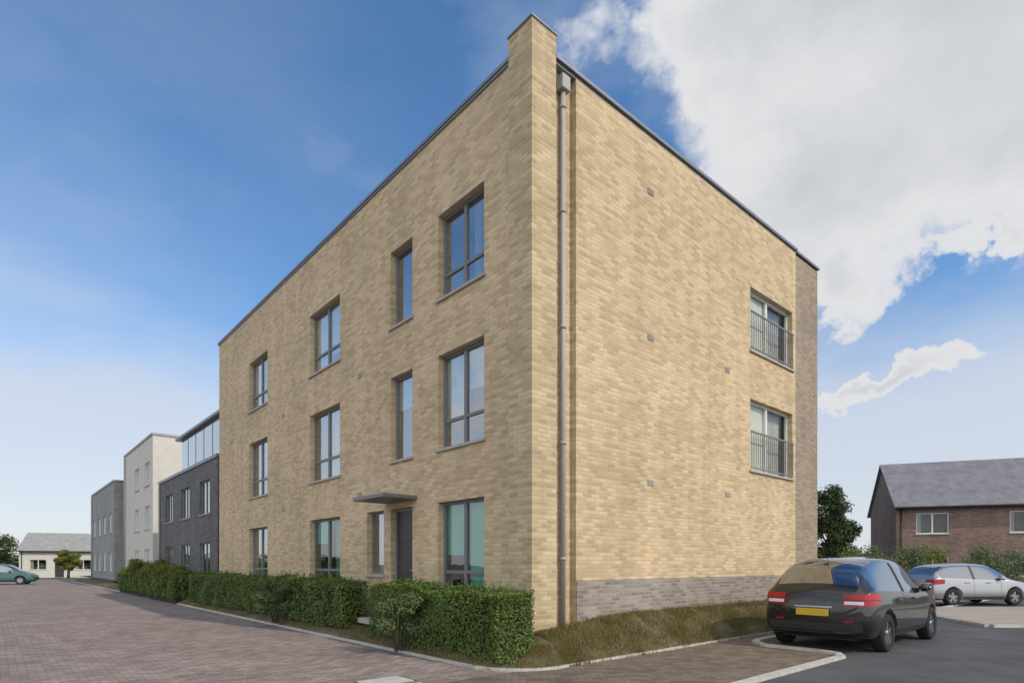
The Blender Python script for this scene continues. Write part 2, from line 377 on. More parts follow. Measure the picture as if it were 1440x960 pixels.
# ------------------------------------------------------------ NEIGHBOUR BLOCKS (left, further down the street)
def block(name, label, cat, t0, t1, off, depth, h, m, wins, setback=None, frame='frame', glass='glass', top='coping'):
    """flat roofed block along the window side's line; local Y along street, X into block"""
    p = ll(t0, off, GZ-.3); o = empty(name, p, ANG); tag(o, label, cat)
    L = t1-t0; bm = bmesh.new()
    wall_mesh(bm, (0,0,0),(0,1,0),(-1,0,0),0,L,-.3,h,[w[:4] for w in wins],.15)
    quad(bm,(0,0,-.3),(depth,0,-.3),(depth,0,h),(0,0,h)); quad(bm,(0,L,-.3),(0,L,h),(depth,L,h),(depth,L,-.3)); quad(bm,(depth,0,-.3),(depth,L,-.3),(depth,L,h),(depth,0,h))
    finish('wall', bm, m, o)
    boxobj('roof', M[top], o, -.06,depth+.06,-.06,L+.06,h,h+.14)
    bm = bmesh.new(); cyl(bm,(-.07,L-.35,-.3),(-.07,L-.35,h-.1),.05,n=10); finish('downpipe', bm, M['pipe'], o)
    for (a,b,c,d_) in wins:
        window(o, (0,b,c), rzL, b-a, d_-c, 2, frame=frame, glass=glass, depth=.08, room=.8)
    return o, L
nb, L = block('dark_block', 'dark grey brick block with set back glazed top storey next beyond the buff building', 'building', 20.2, 32.0, -.6, 9, 6.0, M['darkbrick'],
     [(1.2+i*3.6,2.9+i*3.6,z,z+1.5) for i in range(3) for z in (.9,3.7)])
# glazed top storey
bm = bmesh.new(); box(bm, .4,8.0, .5,8.2, 6.16,8.0); o = finish('top_storey', bm, M['midbrick'], nb)
for i in range(5):
    bm = bmesh.new(); box(bm, .34,.385, .62+i*1.5,1.98+i*1.5, 6.3,7.9); finish('pane', bm, M['glass'], o)
boxobj('top_roof', M['coping'], nb, .15,8.2,.25,8.5,8.002,8.12)
pb, L = block('pale_block', 'pale rendered flat roofed block rising behind the dark grey block', 'building', 35.5, 46, -.9, 9, 9.5, M['render'],
     [(1.0+i*3.6,2.6+i*3.6,z,z+1.5) for i in range(2) for z in (.9,3.7,6.5)], frame='wframe')
gb, L = block('grey_block', 'mid grey flat roofed block at the far end of the row', 'building', 46.6, 60.0, -.3, 9, 7.7, M['midbrick'],
     [(1.2+i*3.2,2.8+i*3.2,z,z+1.5) for i in range(4) for z in (.9,3.9)], frame='wframe')

# ------------------------------------------------------------ foliage
def leaf(bm, p, n, size, rnd):
    n = n.normalized(); a = n.orthogonal().normalized(); a.rotate(Matrix.Rotation(rnd.uniform(0,6.28),3,n)); b = n.cross(a)
    l = size*rnd.uniform(.7,1.3); w = l*.5
    v = [bm.verts.new(p - a*l*.5), bm.verts.new(p + b*w*.5 + n*l*.08), bm.verts.new(p + a*l*.5), bm.verts.new(p - b*w*.5 + n*l*.08)]
    bm.faces.new(v)
def foliage_blob(bm, c, r, n, size, rnd, squash=.8):
    for _ in range(n):
        d = Vector((rnd.gauss(0,1),rnd.gauss(0,1),rnd.gauss(0,1))).normalized()
        rr = r*(rnd.random()**.45)*(1+.35*noise.noise(d*2.3+c))
        p = c + Vector((d.x*rr,d.y*rr,d.z*rr*squash))
        leaf(bm, p, d+Vector((rnd.uniform(-.9,.9),rnd.uniform(-.9,.9),rnd.uniform(-.2,1.2))), size, rnd)
def tree(name, label, loc, h, cr, leafm, seed, leaves=9000, size=.16, cat='tree', group=None, trunk_r=.16, blobs=26):
    rnd = random.Random(seed); o = empty(name, loc); tag(o, label, cat, group)
    bm = bmesh.new(); th = h*.42
    cyl(bm,(0,0,-.1),(0.05,0.03,th),trunk_r,trunk_r*.65)
    cs = []
    for i in range(blobs):
        a = rnd.uniform(0,6.28); q = rnd.random()**.6; z = h*.36 + (h*.58)*rnd.random()
        env = math.sin(max(.08,min(.97,(z-h*.28)/(h*.72)))*math.pi)**.6
        c = Vector((math.cos(a)*cr*q*env, math.sin(a)*cr*q*env, z)); cs.append(c)
        cyl(bm,(0.05,0.03,th*rnd.uniform(.6,1)),c,trunk_r*.35,trunk_r*.08,n=6,caps=False)
    finish('trunk', bm, M['bark'], o)
    bm = bmesh.new()
    for c in cs: foliage_blob(bm, c, cr*rnd.uniform(.26,.46), leaves//blobs, size, rnd)
    finish('crown', bm, leafm, o)
    return o
def bush(name, label, loc, rx, ry, h, leafm, seed, leaves=3500, size=.07, cat='shrub', group=None, rz=0):
    rnd = random.Random(seed); o = empty(name, loc, rz); tag(o, label, cat, group)
    bm = bmesh.new()
    for i in range(9): cyl(bm,(rnd.uniform(-.1,.1),rnd.uniform(-.1,.1),-.05),(rnd.uniform(-rx,rx)*.7,rnd.uniform(-ry,ry)*.7,h*rnd.uniform(.6,.95)),.014,.005,n=5)
    finish('stem', bm, M['bark'], o)
    bm = bmesh.new()
    for k in range(14):
        c = Vector((rnd.uniform(-rx,rx)*.62,rnd.uniform(-ry,ry)*.62,h*rnd.uniform(.28,.8)))
        foliage_blob(bm, c, min(rx,ry,h)*.55, leaves//14, size, rnd)
    finish('foliage', bm, leafm, o); return o
def hedge(name, label, p0, p1, thick, h, seed, dens=1500, size=.055, mat_='hedge', zb=0):
    rnd = random.Random(seed); d = (p1-p0); L = Vector((d.x,d.y,0)).length; a = math.atan2(d.y,d.x)
    o = empty(name, p0, a); tag(o, label, 'hedge')
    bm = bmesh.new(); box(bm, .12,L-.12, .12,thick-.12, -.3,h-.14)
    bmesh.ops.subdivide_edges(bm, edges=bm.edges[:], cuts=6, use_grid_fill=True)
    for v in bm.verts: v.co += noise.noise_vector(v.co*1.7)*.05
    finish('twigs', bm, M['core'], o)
    bm = bmesh.new()
    def wob(x,y,z): return .20*noise.noise(Vector((x*.9+seed,y*.9,z*1.3)))+.05*noise.noise(Vector((x*3.1,y*3.1+seed,z*3)))
    area_top = L*thick; area_side = L*h; area_end = thick*h
    for (kind,ar) in (('top',area_top),('front',area_side),('back',area_side*.5),('e0',area_end),('e1',area_end)):
        for _ in range(int(ar*dens)):
            x = rnd.uniform(0,L); y = rnd.uniform(0,thick); z = rnd.uniform(0,h); k = rnd.random()**2*.16
            if kind=='top': w=wob(x,y,h); p=Vector((x,y,h+w-k)); n=Vector((0,0,1))
            elif kind=='front': w=wob(x,9,z); p=Vector((x,-w*.8+k,min(z,h+wob(x,0,h)))); n=Vector((0,-1,.25))
            elif kind=='back': p=Vector((x,thick-k,z)); n=Vector((0,1,0))
            elif kind=='e0': p=Vector((k-wob(0,y,z),y,z)); n=Vector((-1,0,0))
            else: p=Vector((L-k+wob(L,y,z),y,z)); n=Vector((1,0,0))
            leaf(bm, p, n+Vector((rnd.uniform(-.9,.9),rnd.uniform(-.9,.9),rnd.uniform(-.6,.9))), size, rnd)
    for _ in range(int(L*26)):
        x = rnd.uniform(.05,L-.05); y = rnd.uniform(.02,thick-.02); q = Vector((rnd.uniform(-.5,.5),rnd.uniform(-.5,.4),1)).normalized(); hh = rnd.uniform(.05,.20)
        for k in range(int(4+hh*30)): leaf(bm, Vector((x,y,h+wob(x,y,h)-.03))+q*hh*(k/(4+hh*30))+Vector((rnd.uniform(-.015,.015),)*3), Vector((rnd.uniform(-1,1),rnd.uniform(-1,1),rnd.uniform(-.2,1))), size*.85, rnd)
    finish('foliage', bm, M[mat_], o); return o
# hedge along the window side, broken at the door path
hz = .30
hedge('hedge', 'dark clipped hedge running along the foot of the windows to the brick corner pier', ll(3.6,1.02,.10), ll(-.42,1.02,.04), .68, 1.03, 3, dens=2600, size=.05)
hedge('hedge', 'long dark hedge running from the entrance door to the far corner of the buff building', ll(17.8,1.02,.2), ll(4.9,1.02,.2), .7, .98, 5, dens=1100, size=.06)
hedge('hedge', 'farther dark hedge in front of the dark grey block', ll(33,1.3,.2), ll(19.0,1.3,.2), .8, .95, 6, dens=600, size=.09)
bush('light_shrub', 'pale green loose shrub standing out of the hedge by the window nearest the corner', ll(2.0,1.25,.1), .48,.32,1.12, M['paleshrub'], 11, 7000, .05)
bush('light_shrub', 'small pale green shrub in the hedge left of the entrance door', ll(8.0,1.25,.15), .6,.35,1.15, M['paleshrub'], 12, 6000, .055)
for i,(t,o_,h_,lb) in enumerate(((21.5,.9,1.75,'yellow green shrub nearest the corner of the dark grey block'),(25.0,.9,1.95,'tallest yellow green shrub before the middle of the dark grey block'),(29,.9,1.8,'yellow green shrub at the far end of the dark grey block'))):
    bush('garden_shrub', lb, ll(t,o_,.2), 1.5,.6,h_, M['shrub'], 20+i, 3500, .09, group='yellow green shrubs before the dark block', rz=ANG+math.pi/2)

# ------------------------------------------------------------ GROUND
def sheet(name, pts, z, m, kind='structure', up=True, thick=0):
    bm = bmesh.new(); vs = [bm.verts.new((p[0],p[1],z)) for p in pts]; f = bm.faces.new(vs)
    bm.normal_update()
    if f.normal.z < 0: bmesh.ops.reverse_faces(bm, faces=[f])
    o = finish(name, bm, m); o['kind'] = kind; return o
bm = bmesh.new(); n = 40; S = 1500
for i in range(n):
    for j in range(n):
        pass
vs = [bm.verts.new(p) for p in ((-S,-S,0),(S,-S,0),(S,S,0),(-S,S,0))]; bm.faces.new(vs)
o = finish('ground', bm, M['field']); o['kind'] = 'structure'; o.location.z = -.02
# block paving: a rotated sheet so courses follow the building
bm = bmesh.new(); vs = [bm.verts.new(p) for p in ((-60,-14,0),(30,-14,0),(30,70,0),(-60,70,0))]; bm.faces.new(vs)
o = finish('block_paving', bm, M['paving'], loc=(CX,CY,-.01), rotz=ANG); o['kind'] = 'structure'
# asphalt road right, with kerb and a parking bay
kp = [(-6.5,3.3),(4.0,3.3),(4.35,3.1),(4.5,2.7),(4.5,1.75),(4.75,1.45),(5.1,1.35),(60,1.35)]
pts = [bl(s,o_) for s,o_ in kp] + [bl(60,40), bl(-6.5,40)]
sheet('road', pts, 0.002, M['asphalt'])
def strip(name, path, w, z0, z1, m):
    bm = bmesh.new()
    for i in range(len(path)-1):
        a = Vector(path[i]); b = Vector(path[i+1]); d = b-a; Ls = d.length; d.normalize(); nrm = Vector((-d.y,d.x,0))
        k = max(1,int(round(Ls/.915)))
        for j in range(k):
            p = a+d*(Ls*j/k+.004); q = a+d*(Ls*(j+1)/k-.004)
            base = [p,q,q+nrm*w,p+nrm*w]
            lo = [bm.verts.new((v.x,v.y,z0)) for v in base]; hi = [bm.verts.new((v.x,v.y,z1)) for v in base]
            bm.faces.new(hi); 
            for e in range(4): bm.faces.new((lo[e],lo[(e+1)%4],hi[(e+1)%4],hi[e]))
    bmesh.ops.recalc_face_normals(bm, faces=bm.faces[:])
    return tag(finish(name, bm, m), kind='structure')
strip('kerb', [bl(s,o_) for s,o_ in kp], .13, -.05, .045, M['kerb'])
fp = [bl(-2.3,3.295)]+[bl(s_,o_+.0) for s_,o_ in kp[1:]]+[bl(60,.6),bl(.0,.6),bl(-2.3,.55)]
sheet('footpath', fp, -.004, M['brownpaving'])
strip('path_edging', [bl(-2.36,3.3), bl(-2.36,.35)], .05, -.05, .004, M['kerb'])
P2 = [Vector(p) for p in ((11.9,14.7,0),(45,14.7,0),(45,20.6,0),(13.0,20.6,0))]
sheet('beige_pavement', P2, .075, M['slab'])
strip('beige_kerb', [Vector((45,14.6,0)),Vector((11.8,14.6,0)),Vector((12.9,20.6,0))], .12, -.05, .08, M['kerb'])
# far pavement across the road
strip('far_kerb', [bl(60,11.2), bl(-6,11.2)], .13, -.05, .11, M['kerb'])
sheet('far_pavement', [bl(60,11.33),bl(-6,11.33),bl(-6,15.5),bl(60,15.5)], .09, M['slab'])
sheet('far_parking', [bl(60,15.5),bl(-6,15.5),bl(-6,24),bl(60,24)], .02, M['asphalt'])
# verge: bank from building base down to paving, in front of gable and window side
PROF = [(0,GZ+.10),(.22,GZ+.04),(.45,.30),(.66,.13),(.80,.03),(.82,-.05)]
def lift(s,o_): return .12*min(1,max(0,(s-.8)/1.5))*max(0,1-o_/.45)-.1*max(0,1-o_/.45)*(1-min(1,max(0,s/1.2)))
def bank(name, m):
    bm = bmesh.new()
    prof = PROF
    # gable run then window run
    rows = []
    N = 46
    for i in range(N+1):
        s = 14 - (14+.0)*i/N
        rows.append([bl(s,o_ ,z+lift(s,o_)+ .03*noise.noise(Vector((s*2,o_*3,0)))) for o_,z in prof])
    for k in range(1,6):
        a = k/6*math.pi/2
        row = []
        for o_,z in prof:
            # rotate outward direction from gable normal to window-side normal
            n1 = Vector((.659,-.752,0)); n2 = Vector((-.752,-.659,0))
            d = n1*math.cos(a)+n2*math.sin(a); kk = a/(math.pi/2); p = Vector((CX,CY,0))+d*o_*(1+.42*kk); za = z+lift(0,o_); zb_ = min(z,.22); row.append(Vector((p.x,p.y,za*(1-kk)+zb_*kk)))
        rows.append(row)
    for i in range(0,71):
        t = 60*i/70
        rows.append([ll(t,o_*1.42,min(z,.22)+.02*noise.noise(Vector((t*2,o_*4,4)))) for o_,z in prof])
    V = [[bm.verts.new(p) for p in r] for r in rows]
    for i in range(len(V)-1):
        for j in range(len(prof)-1): bm.faces.new((V[i][j],V[i][j+1],V[i+1][j+1],V[i+1][j])).smooth = True
    bmesh.ops.recalc_face_normals(bm, faces=bm.faces[:])
    o = finish(name, bm, m); return tag(o, kind='structure')
bank('verge', M['soil'])
sheet('lawn_plateau', [bl(0,0),bl(14,0),bl(14,-70),bl(0,-70)], GZ-.06, M['soil'])
# grass blades on the verge
rnd = random.Random(5); bm = bmesh.new()
def blade(p, h):
    a = rnd.uniform(0,6.28); w = .006; d = Vector((math.cos(a)*w,math.sin(a)*w,0)); l = Vector((rnd.uniform(-.4,.4)*h,rnd.uniform(-.4,.4)*h,h))
    bm.faces.new((bm.verts.new(p-d),bm.verts.new(p+d),bm.verts.new(p+l)))
prof = PROF
def zat(o_):
    for (a,za),(b,zb) in zip(prof,prof[1:]):
        if a<=o_<=b: return za+(zb-za)*(o_-a)/(b-a)
    return 0
for _ in range(90000):
    s = 13.5*rnd.random()**1.3; o_ = rnd.uniform(.0,.84)
    if rnd.random() < noise.noise(Vector((s*1.3,o_*2,3)))+.62: blade(bl(s,o_,zat(o_)+lift(s,o_)-.02), rnd.uniform(.03,.09)*(1.5 if noise.noise(Vector((s*2,o_*5,9)))>.25 else 1))
for _ in range(26000):
    a_ = rnd.uniform(-.05,1.65); u_ = rnd.uniform(.0,1); o_ = u_*(.82+.35*max(0,a_)/1.57)
    d_ = Vector((.659,-.752,0))*math.cos(a_)+Vector((-.752,-.659,0))*math.sin(a_); p_ = Vector((CX,CY,0))+d_*o_
    blade(Vector((p_.x,p_.y,min(.3,zat(u_*.82))-.05)), rnd.uniform(.03,.09))
for _ in range(30000):
    t_ = 20*rnd.random()**1.5; o_ = rnd.uniform(.70,1.17); 
    if rnd.random() < noise.noise(Vector((t_*1.3,o_*2,13)))+.55: blade(ll(t_,o_,min(.22,zat(min(.82,o_/1.42)))-.02), rnd.uniform(.03,.08))
o = finish('grass', bm, M['grass']); o['kind'] = 'stuff'
strip('bed_edging', [bl(14,.83),bl(0,.83)]+[Vector((CX,CY,0))+(Vector((.659,-.752,0))*math.cos(a)+Vector((-.752,-.659,0))*math.sin(a))*(.83+.34*a/1.57) for a in (.3,.6,.9,1.2)]+[ll(0,1.17),ll(60,1.17)], -.05, -.05, .035, M['kerb'])
# inspection covers in the paving
def cover(label, p, rz, w, l):
    o = empty('inspection_cover', p, rz); tag(o, label, 'manhole cover')
    bm = bmesh.new(); box(bm, -w/2,w/2,-l/2,l/2,-.03,.008)
    bmesh.ops.bevel(bm, geom=bm.edges[:], offset=.002, segments=1, affect='EDGES')
    finish('cover_slab', bm, M['kerb'], o)
    bm = bmesh.new()
    for (a,b,c,d) in ((-w/2-.03,w/2+.03,-l/2-.03,-l/2-.004),(-w/2-.03,w/2+.03,l/2+.004,l/2+.03),(-w/2-.03,-w/2-.004,-l/2-.004,l/2+.004),(w/2+.004,w/2+.03,-l/2-.004,l/2+.004)):
        box(bm,a,b,c,d,-.03,.004)
    finish('cover_frame', bm, M['steel'], o)
cover('pale concrete inspection cover in the block paving before the hedge end', Vector((-1.68,7.85,0)), ANG, .62,.45)

# ------------------------------------------------------------ CARS
def car(name, label, loc, rz, paint, plate_rear=True, seed=0):
    root = empty(name, loc, rz); tag(root, label, 'car')
    # stations: x from rear(0) to front(4.2): halfwidth, sill z, belt z, roof z, roof halfwidth
    st = [(-.02,.62,.42,.66,.70,.50),(0.03,.80,.30,.90,.97,.62),(.12,.86,.24,1.00,1.10,.66),(.30,.885,.22,1.02,1.34,.62),(.52,.895,.21,1.02,1.50,.60),
          (.95,.90,.20,1.00,1.555,.605),(1.5,.90,.20,.98,1.575,.61),(2.1,.90,.20,.955,1.56,.61),(2.55,.90,.20,.94,1.49,.595),(2.95,.895,.20,.935,1.25,.60),
          (3.22,.89,.21,.93,1.03,.63),(3.5,.875,.22,.89,.93,.60),(3.85,.84,.24,.82,.85,.56),(4.08,.76,.28,.70,.73,.48),(4.18,.60,.36,.58,.61,.40)]
    def ring(s):
        x,w,zs,zb,zr,wr = s
        zm = zs+(zb-zs)*.42
        return [(x,0,zs-.0),(x,w*.6,zs),(x,w*.93,zs+.02),(x,w*1.0,zs+(zb-zs)*.22),(x,w*1.01,zm),(x,w*.985,zs+(zb-zs)*.8),(x,w*.955,zb),
                (x,wr+(w*.955-wr)*.38,zb+(zr-zb)*.60),(x,wr,zr-(zr-zb)*.10),(x,wr*.82,zr-.008),(x,wr*.4,zr+.012),(x,0,zr+.018)]
    bm = bmesh.new(); rows = []
    for s in st:
        r = ring(s); half = [bm.verts.new(p) for p in r]
        other = [bm.verts.new((p[0],-p[1],p[2])) for p in r[1:-1]]
        rows.append(half + other[::-1])   # closed loop
    n = len(rows[0])
    gl_faces = []
    for i in range(len(rows)-1):
        for j in range(n):
            f = bm.faces.new((rows[i][j],rows[i][(j+1)%n],rows[i+1][(j+1)%n],rows[i+1][j])); f.smooth = True
            jj = j if j < 11 else n-1-j
            if jj in (6,7) and 3 <= i <= 8: gl_faces.append(('side',f,i,jj,j))
            if jj in (8,9,10) and i in (8,9): gl_faces.append(('front',f,i,jj,j))
            if jj in (8,9,10) and i in (2,3): gl_faces.append(('rear',f,i,jj,j))
    bm.faces.new(rows[0][::-1]); bm.faces.new(rows[-1])
    bmesh.ops.recalc_face_normals(bm, faces=bm.faces[:])
    cr = bm.edges.layers.float.new('crease_edge')
    # crease the beltline and window borders a little
    for i in range(len(rows)-1):
        for j in (6,n-6):
            e = bm.edges.get((rows[i][j],rows[i+1][j])); 
            if e: e[cr] = .55
        for j in (2,n-2):
            e = bm.edges.get((rows[i][j],rows[i+1][j])); 
            if e: e[cr] = .4
    gset = {f:k for k,f,_,_,_ in [(g[0],g[1],0,0,0) for g in gl_faces]}
    # body mesh with material slots: 0 paint, 1 glass-marker
    for g in gl_faces: g[1].material_index = 1
    me = bpy.data.meshes.new('tmp'); bm.to_mesh(me); bm.free()
    me.materials.append(M[paint]); me.materials.append(M['carglass'])
    tmp = bpy.data.objects.new('tmp', me); col.objects.link(tmp)
    ss = tmp.modifiers.new('s','SUBSURF'); ss.levels = 3; ss.render_levels = 3
    # wheel arch cutters
    cut = bmesh.new()
    for x in (.78,3.30):
        for y in (-.9,.9): cyl(cut,(x,y-.30,.33),(x,y+.30,.33),.375,n=40)
    cm = bpy.data.meshes.new('cut'); cut.to_mesh(cm); cut.free(); co = bpy.data.objects.new('cut', cm); col.objects.link(co)
    bo = tmp.modifiers.new('b','BOOLEAN'); bo.object = co; bo.operation = 'DIFFERENCE'; bo.solver = 'EXACT'
    bpy.context.view_layer.update()
    dg = bpy.context.evaluated_depsgraph_get(); ev = bpy.data.meshes.new_from_object(tmp.evaluated_get(dg))
    bpy.data.objects.remove(tmp); bpy.data.objects.remove(co)
    src = bmesh.new(); src.from_mesh(ev)
    from mathutils.bvhtree import BVHTree
    bvh = BVHTree.FromBMesh(src)
    # split glass faces into their own objects
    def extract(sel, pname, m, inset=0, push=0):
        b2 = src.copy(); b2.faces.ensure_lookup_table()
        dele = [f for f in b2.faces if not sel(f)]
        bmesh.ops.delete(b2, geom=dele, context='FACES')
        if push:
            b2.normal_update()
            for v in b2.verts: v.co += v.normal*push
        o = finish(pname, b2, m, root, smooth=True)
        o.data.materials.clear(); o.data.materials.append(m)
        for p in o.data.polygons: p.material_index = 0
        return o
    isg = lambda f: f.material_index == 1
    body = extract(lambda f: not isg(f), 'body', M[paint])
    extract(lambda f: isg(f) and f.calc_center_median().x > 2.5 and abs(f.normal.y) < .6, 'windscreen', M['carglass'])
    extract(lambda f: isg(f) and f.calc_center_median().x < .6 and abs(f.normal.y) < .6, 'rear_window', M['carglass'])
    for sg in (1,-1):
        extract(lambda f: isg(f) and abs(f.normal.y) >= .6 and f.calc_center_median().y*sg > 0, 'side_window', M['carglass'])
    src.free()
    # strips conformed to the shell by ray casting
    def patch(pname, grid, m, parent, off=.004):
        bm = bmesh.new(); V = []
        for row in grid:
            r_ = []
            for (o_,t_) in row:
                o_ = Vector(o_); d_ = (Vector(t_)-o_).normalized(); hit,nn,_i,_d = bvh.ray_cast(o_, d_)
                if hit is None: r_.append(None); continue
                if nn.dot(d_) > 0: nn = -nn
                r_.append(bm.verts.new(hit+nn*off))
            V.append(r_)
        for i in range(len(V)-1):
            for j in range(len(V[0])-1):
                q = (V[i][j],V[i][j+1],V[i+1][j+1],V[i+1][j])
                if None not in q: bm.faces.new(q).smooth = True
        bmesh.ops.recalc_face_normals(bm, faces=bm.faces[:])
        return finish(pname, bm, m, parent)
    side = lambda x,z,sg: ((x,sg*2.0,z),(x,0,z))
    for sg in (1,-1):
        patch('pillar', [[side(x+q*.05-(z-.97)*.06*(1 if x>1.2 else -3.6 if x<1 else 0)*.5,z,sg) for q in (-1,1)] for z in [.975+.05*k for k in range(11)] for x in (1.64,)], M['plastic'], body, .006)
        for x,z0_,z1_ in ((1.62,.36,.95),(2.72,.36,.93)):
            patch('door_seam', [[side(x+q*.004,z0_+(z1_-z0_)*k/14,sg) for q in (-1,1)] for k in range(15)], M['plastic'], body, .002)
        patch('sill_trim', [[side(1.2+1.7*k/16,z,sg) for z in (.27,.33)] for k in range(17)], M['plastic'], body, .006)
        patch('fuel_flap', [[side(.98+.15*u,z,sg) for u in (0,.05,1)][:2] for z in (.72,.85)], M['plastic'], body, .0015)
    # interior: seats
    for (x,y) in ((1.2,.36),(1.2,-.36),(2.1,.36),(2.1,-.36)):
        bm = bmesh.new(); box(bm, x-.08,x+.06,y-.24,y+.24,.5,1.12, bevel=.04); box(bm, x-.05,x+.04,y-.12,y+.12,1.14,1.32, bevel=.03); box(bm, x,x+.5,y-.24,y+.24,.42,.56, bevel=.03)
        finish('seat', bm, M['seatfab'], root)
    # wheels
    for x in (.78,3.30):
        for sg in (1,-1):
            w = empty('wheel',(x,sg*.79,.315)); w.parent = root
            bm = bmesh.new(); prof_ = [(.20,-.10),(.27,-.11),(.305,-.09),(.315,-.05),(.315,.05),(.305,.09),(.27,.11),(.20,.10)]
            N = 40; V = [[bm.verts.new((r*math.cos(2*math.pi*i/N), y, r*math.sin(2*math.pi*i/N))) for r,y in prof_] for i in range(N)]
            for i in range(N):
                for j in range(len(prof_)-1): bm.faces.new((V[i][j],V[i][j+1],V[(i+1)%N][j+1],V[(i+1)%N][j])).smooth = True
            finish('tyre', bm, M['tyre'], w)
            bm = bmesh.new(); yo = sg*.075
            cyl(bm,(0,-.09,0),(0,.09,0),.205,n=40,caps=False); cyl(bm,(0,yo*.2,0),(0,yo*.25,0),.2,n=40); cyl(bm,(0,yo*.2,0),(0,yo*1.15,0),.045,n=16)
            for k in range(5):
                a = k*2*math.pi/5+.3; dx,dz = math.cos(a),math.sin(a); px_,pz_ = -dz*.03,dx*.03
                q = [(dx*.03+px_,dz*.03+pz_),(dx*.2+px_,dz*.2+pz_),(dx*.2-px_,dz*.2-pz_),(dx*.03-px_,dz*.03-pz_)]
                A = [bm.verts.new((u,yo*.8,v)) for u,v in q]; Bv = [bm.verts.new((u,yo*1.05,v)) for u,v in q]
                bm.faces.new(A); bm.faces.new(Bv); 
                for e in range(4): bm.faces.new((A[e],A[(e+1)%4],Bv[(e+1)%4],Bv[e]))
            bmesh.ops.recalc_face_normals(bm, faces=bm.faces[:])
            finish('rim', bm, M['rim'], w)
    bm = bmesh.new(); box(bm,.25,3.95,-.60,.60,.20,.62); finish('underbody', bm, M['plastic'], root)
    # lamps: wrap round the rear corners
    def lamp(pname, pts, m, x_off, th=.05):
        bm = bmesh.new(); bmv = [bm.verts.new(p) for p in pts]; bm.faces.new(bmv)
        bmesh.ops.solidify(bm, geom=bm.faces[:], thickness=th); bmesh.ops.bevel(bm, geom=bm.edges[:], offset=.008, segments=2, affect='EDGES')
        return finish(pname, bm, m, root, smooth=True)
    for sg in (1,-1):
        def cor(u,z):     # u 0..1 runs from the tailgate round the corner on to the flank
            ang = R(8)+R(78)*u; cx_,cy_ = .62,sg*.38
            dx,dy = -math.cos(ang),sg*math.sin(ang); return ((cx_+dx*3,cy_+dy*3,z),(cx_,cy_,z))
        tl = patch('tail_light', [[cor(.80*k/16, .77+.19*q/5+(.02*k/16)*(q/5)-(.05*(k/16)**2)*(1-q/5)*-1) for q in range(6)] for k in range(17)], M['lens'], root, .009)
        patch('reverse_lamp', [[cor(.02+.30*k/5, .80+.05*q/2) for q in range(3)] for k in range(6)], M['lensw'], tl, .012)
        patch('lamp_edge', [[cor(.78*k/16, .868+.010*q) for q in range(2)] for k in range(17)], M['plastic'], tl, .011)
        bm = bmesh.new()
        prof_ = [(4.12,.42),(4.10,.55),(4.03,.68),(3.90,.77),(3.72,.82)]
        top = [bm.verts.new((x-.06,sg*y,.72+.02*k)) for k,(x,y) in enumerate(prof_)]; lo = [bm.verts.new((x+.05,sg*(y+.02),.58+.015*k)) for k,(x,y) in enumerate(prof_)]
        for k in range(4): bm.faces.new((top[k],top[k+1],lo[k+1],lo[k])).smooth = True
        bmesh.ops.solidify(bm, geom=bm.faces[:], thickness=.04)
        finish('headlight', bm, M['lensw'], root)
        # mirror
        bm = bmesh.new(); box(bm, 2.62,2.78, sg*.92-.09 if sg>0 else -.92-.09, sg*.92+.09 if sg>0 else -.92+.09, .95,1.08, bevel=.035); finish('wing_mirror', bm, M[paint], root, smooth=True)
        for x in (1.35,2.2):
            bm = bmesh.new(); yy = sg*.912; box(bm, x-.10,x+.10, min(yy,yy-sg*.03),max(yy,yy-sg*.03), .835,.865, bevel=.008); finish('door_handle', bm, M[paint], root)
    rear = lambda y,z: ((-2,y,z),(1,y,z))
    for z_ in (.575,):
        patch('tailgate_seam', [[rear(-.60+1.2*k/20,z_+q*.004) for q in (-1,1)] for k in range(21)], M['plastic'], body, .0015)
    patch('bumper', [[rear(-.74+1.48*k/24,z) for z in (.36,.40,.45,.49)] for k in range(25)], M['plastic'], root, .012)
    for sg in (1,-1): patch('reflector', [[rear(sg*(.48+.14*k/4),z) for z in (.515,.54)] for k in range(5)], M['lens'], body, .004)
    patch('garnish', [[rear(-.30+.6*k/8,z) for z in (.735,.76)] for k in range(9)], M['rim'], body, .008)
    bm = bmesh.new(); box(bm, 4.05,4.2,-.42,.42,.34,.52, bevel=.02); finish('grille', bm, M['plastic'], root)
    bm = bmesh.new(); box(bm, -.058,-.03,-.26,.26,.60,.715, bevel=.004); finish('number_plate', bm, M['plate'], root)
    bm = bmesh.new(); cyl(bm,(.2,0,1.08),(.16,.38,1.14),.01,n=6); finish('wiper', bm, M['plastic'], root)
    bm = bmesh.new(); cyl(bm,(.62,0,1.54),(.40,0,1.72),.005,n=6); finish('aerial', bm, M['plastic'], root)
    return root
# nearest car: rear right corner, heading along the gable
rc = Vector((6.05,9.95,0)); cc = rc + Vector((-.659,.752,0))*.9 + Vector((-.06,-.02,0))
car('parked_car', 'black parked hatchback seen from behind with yellow rear number plate beside the gable', cc+Vector((0,0,.0)), ANG, 'paintblack').scale = (1.07,1.07,1.07)
car('parked_car', 'silver parked car beyond the road before the slate roofed house', Vector((15.4,22.6,.02)), R(6), 'paintsilver')

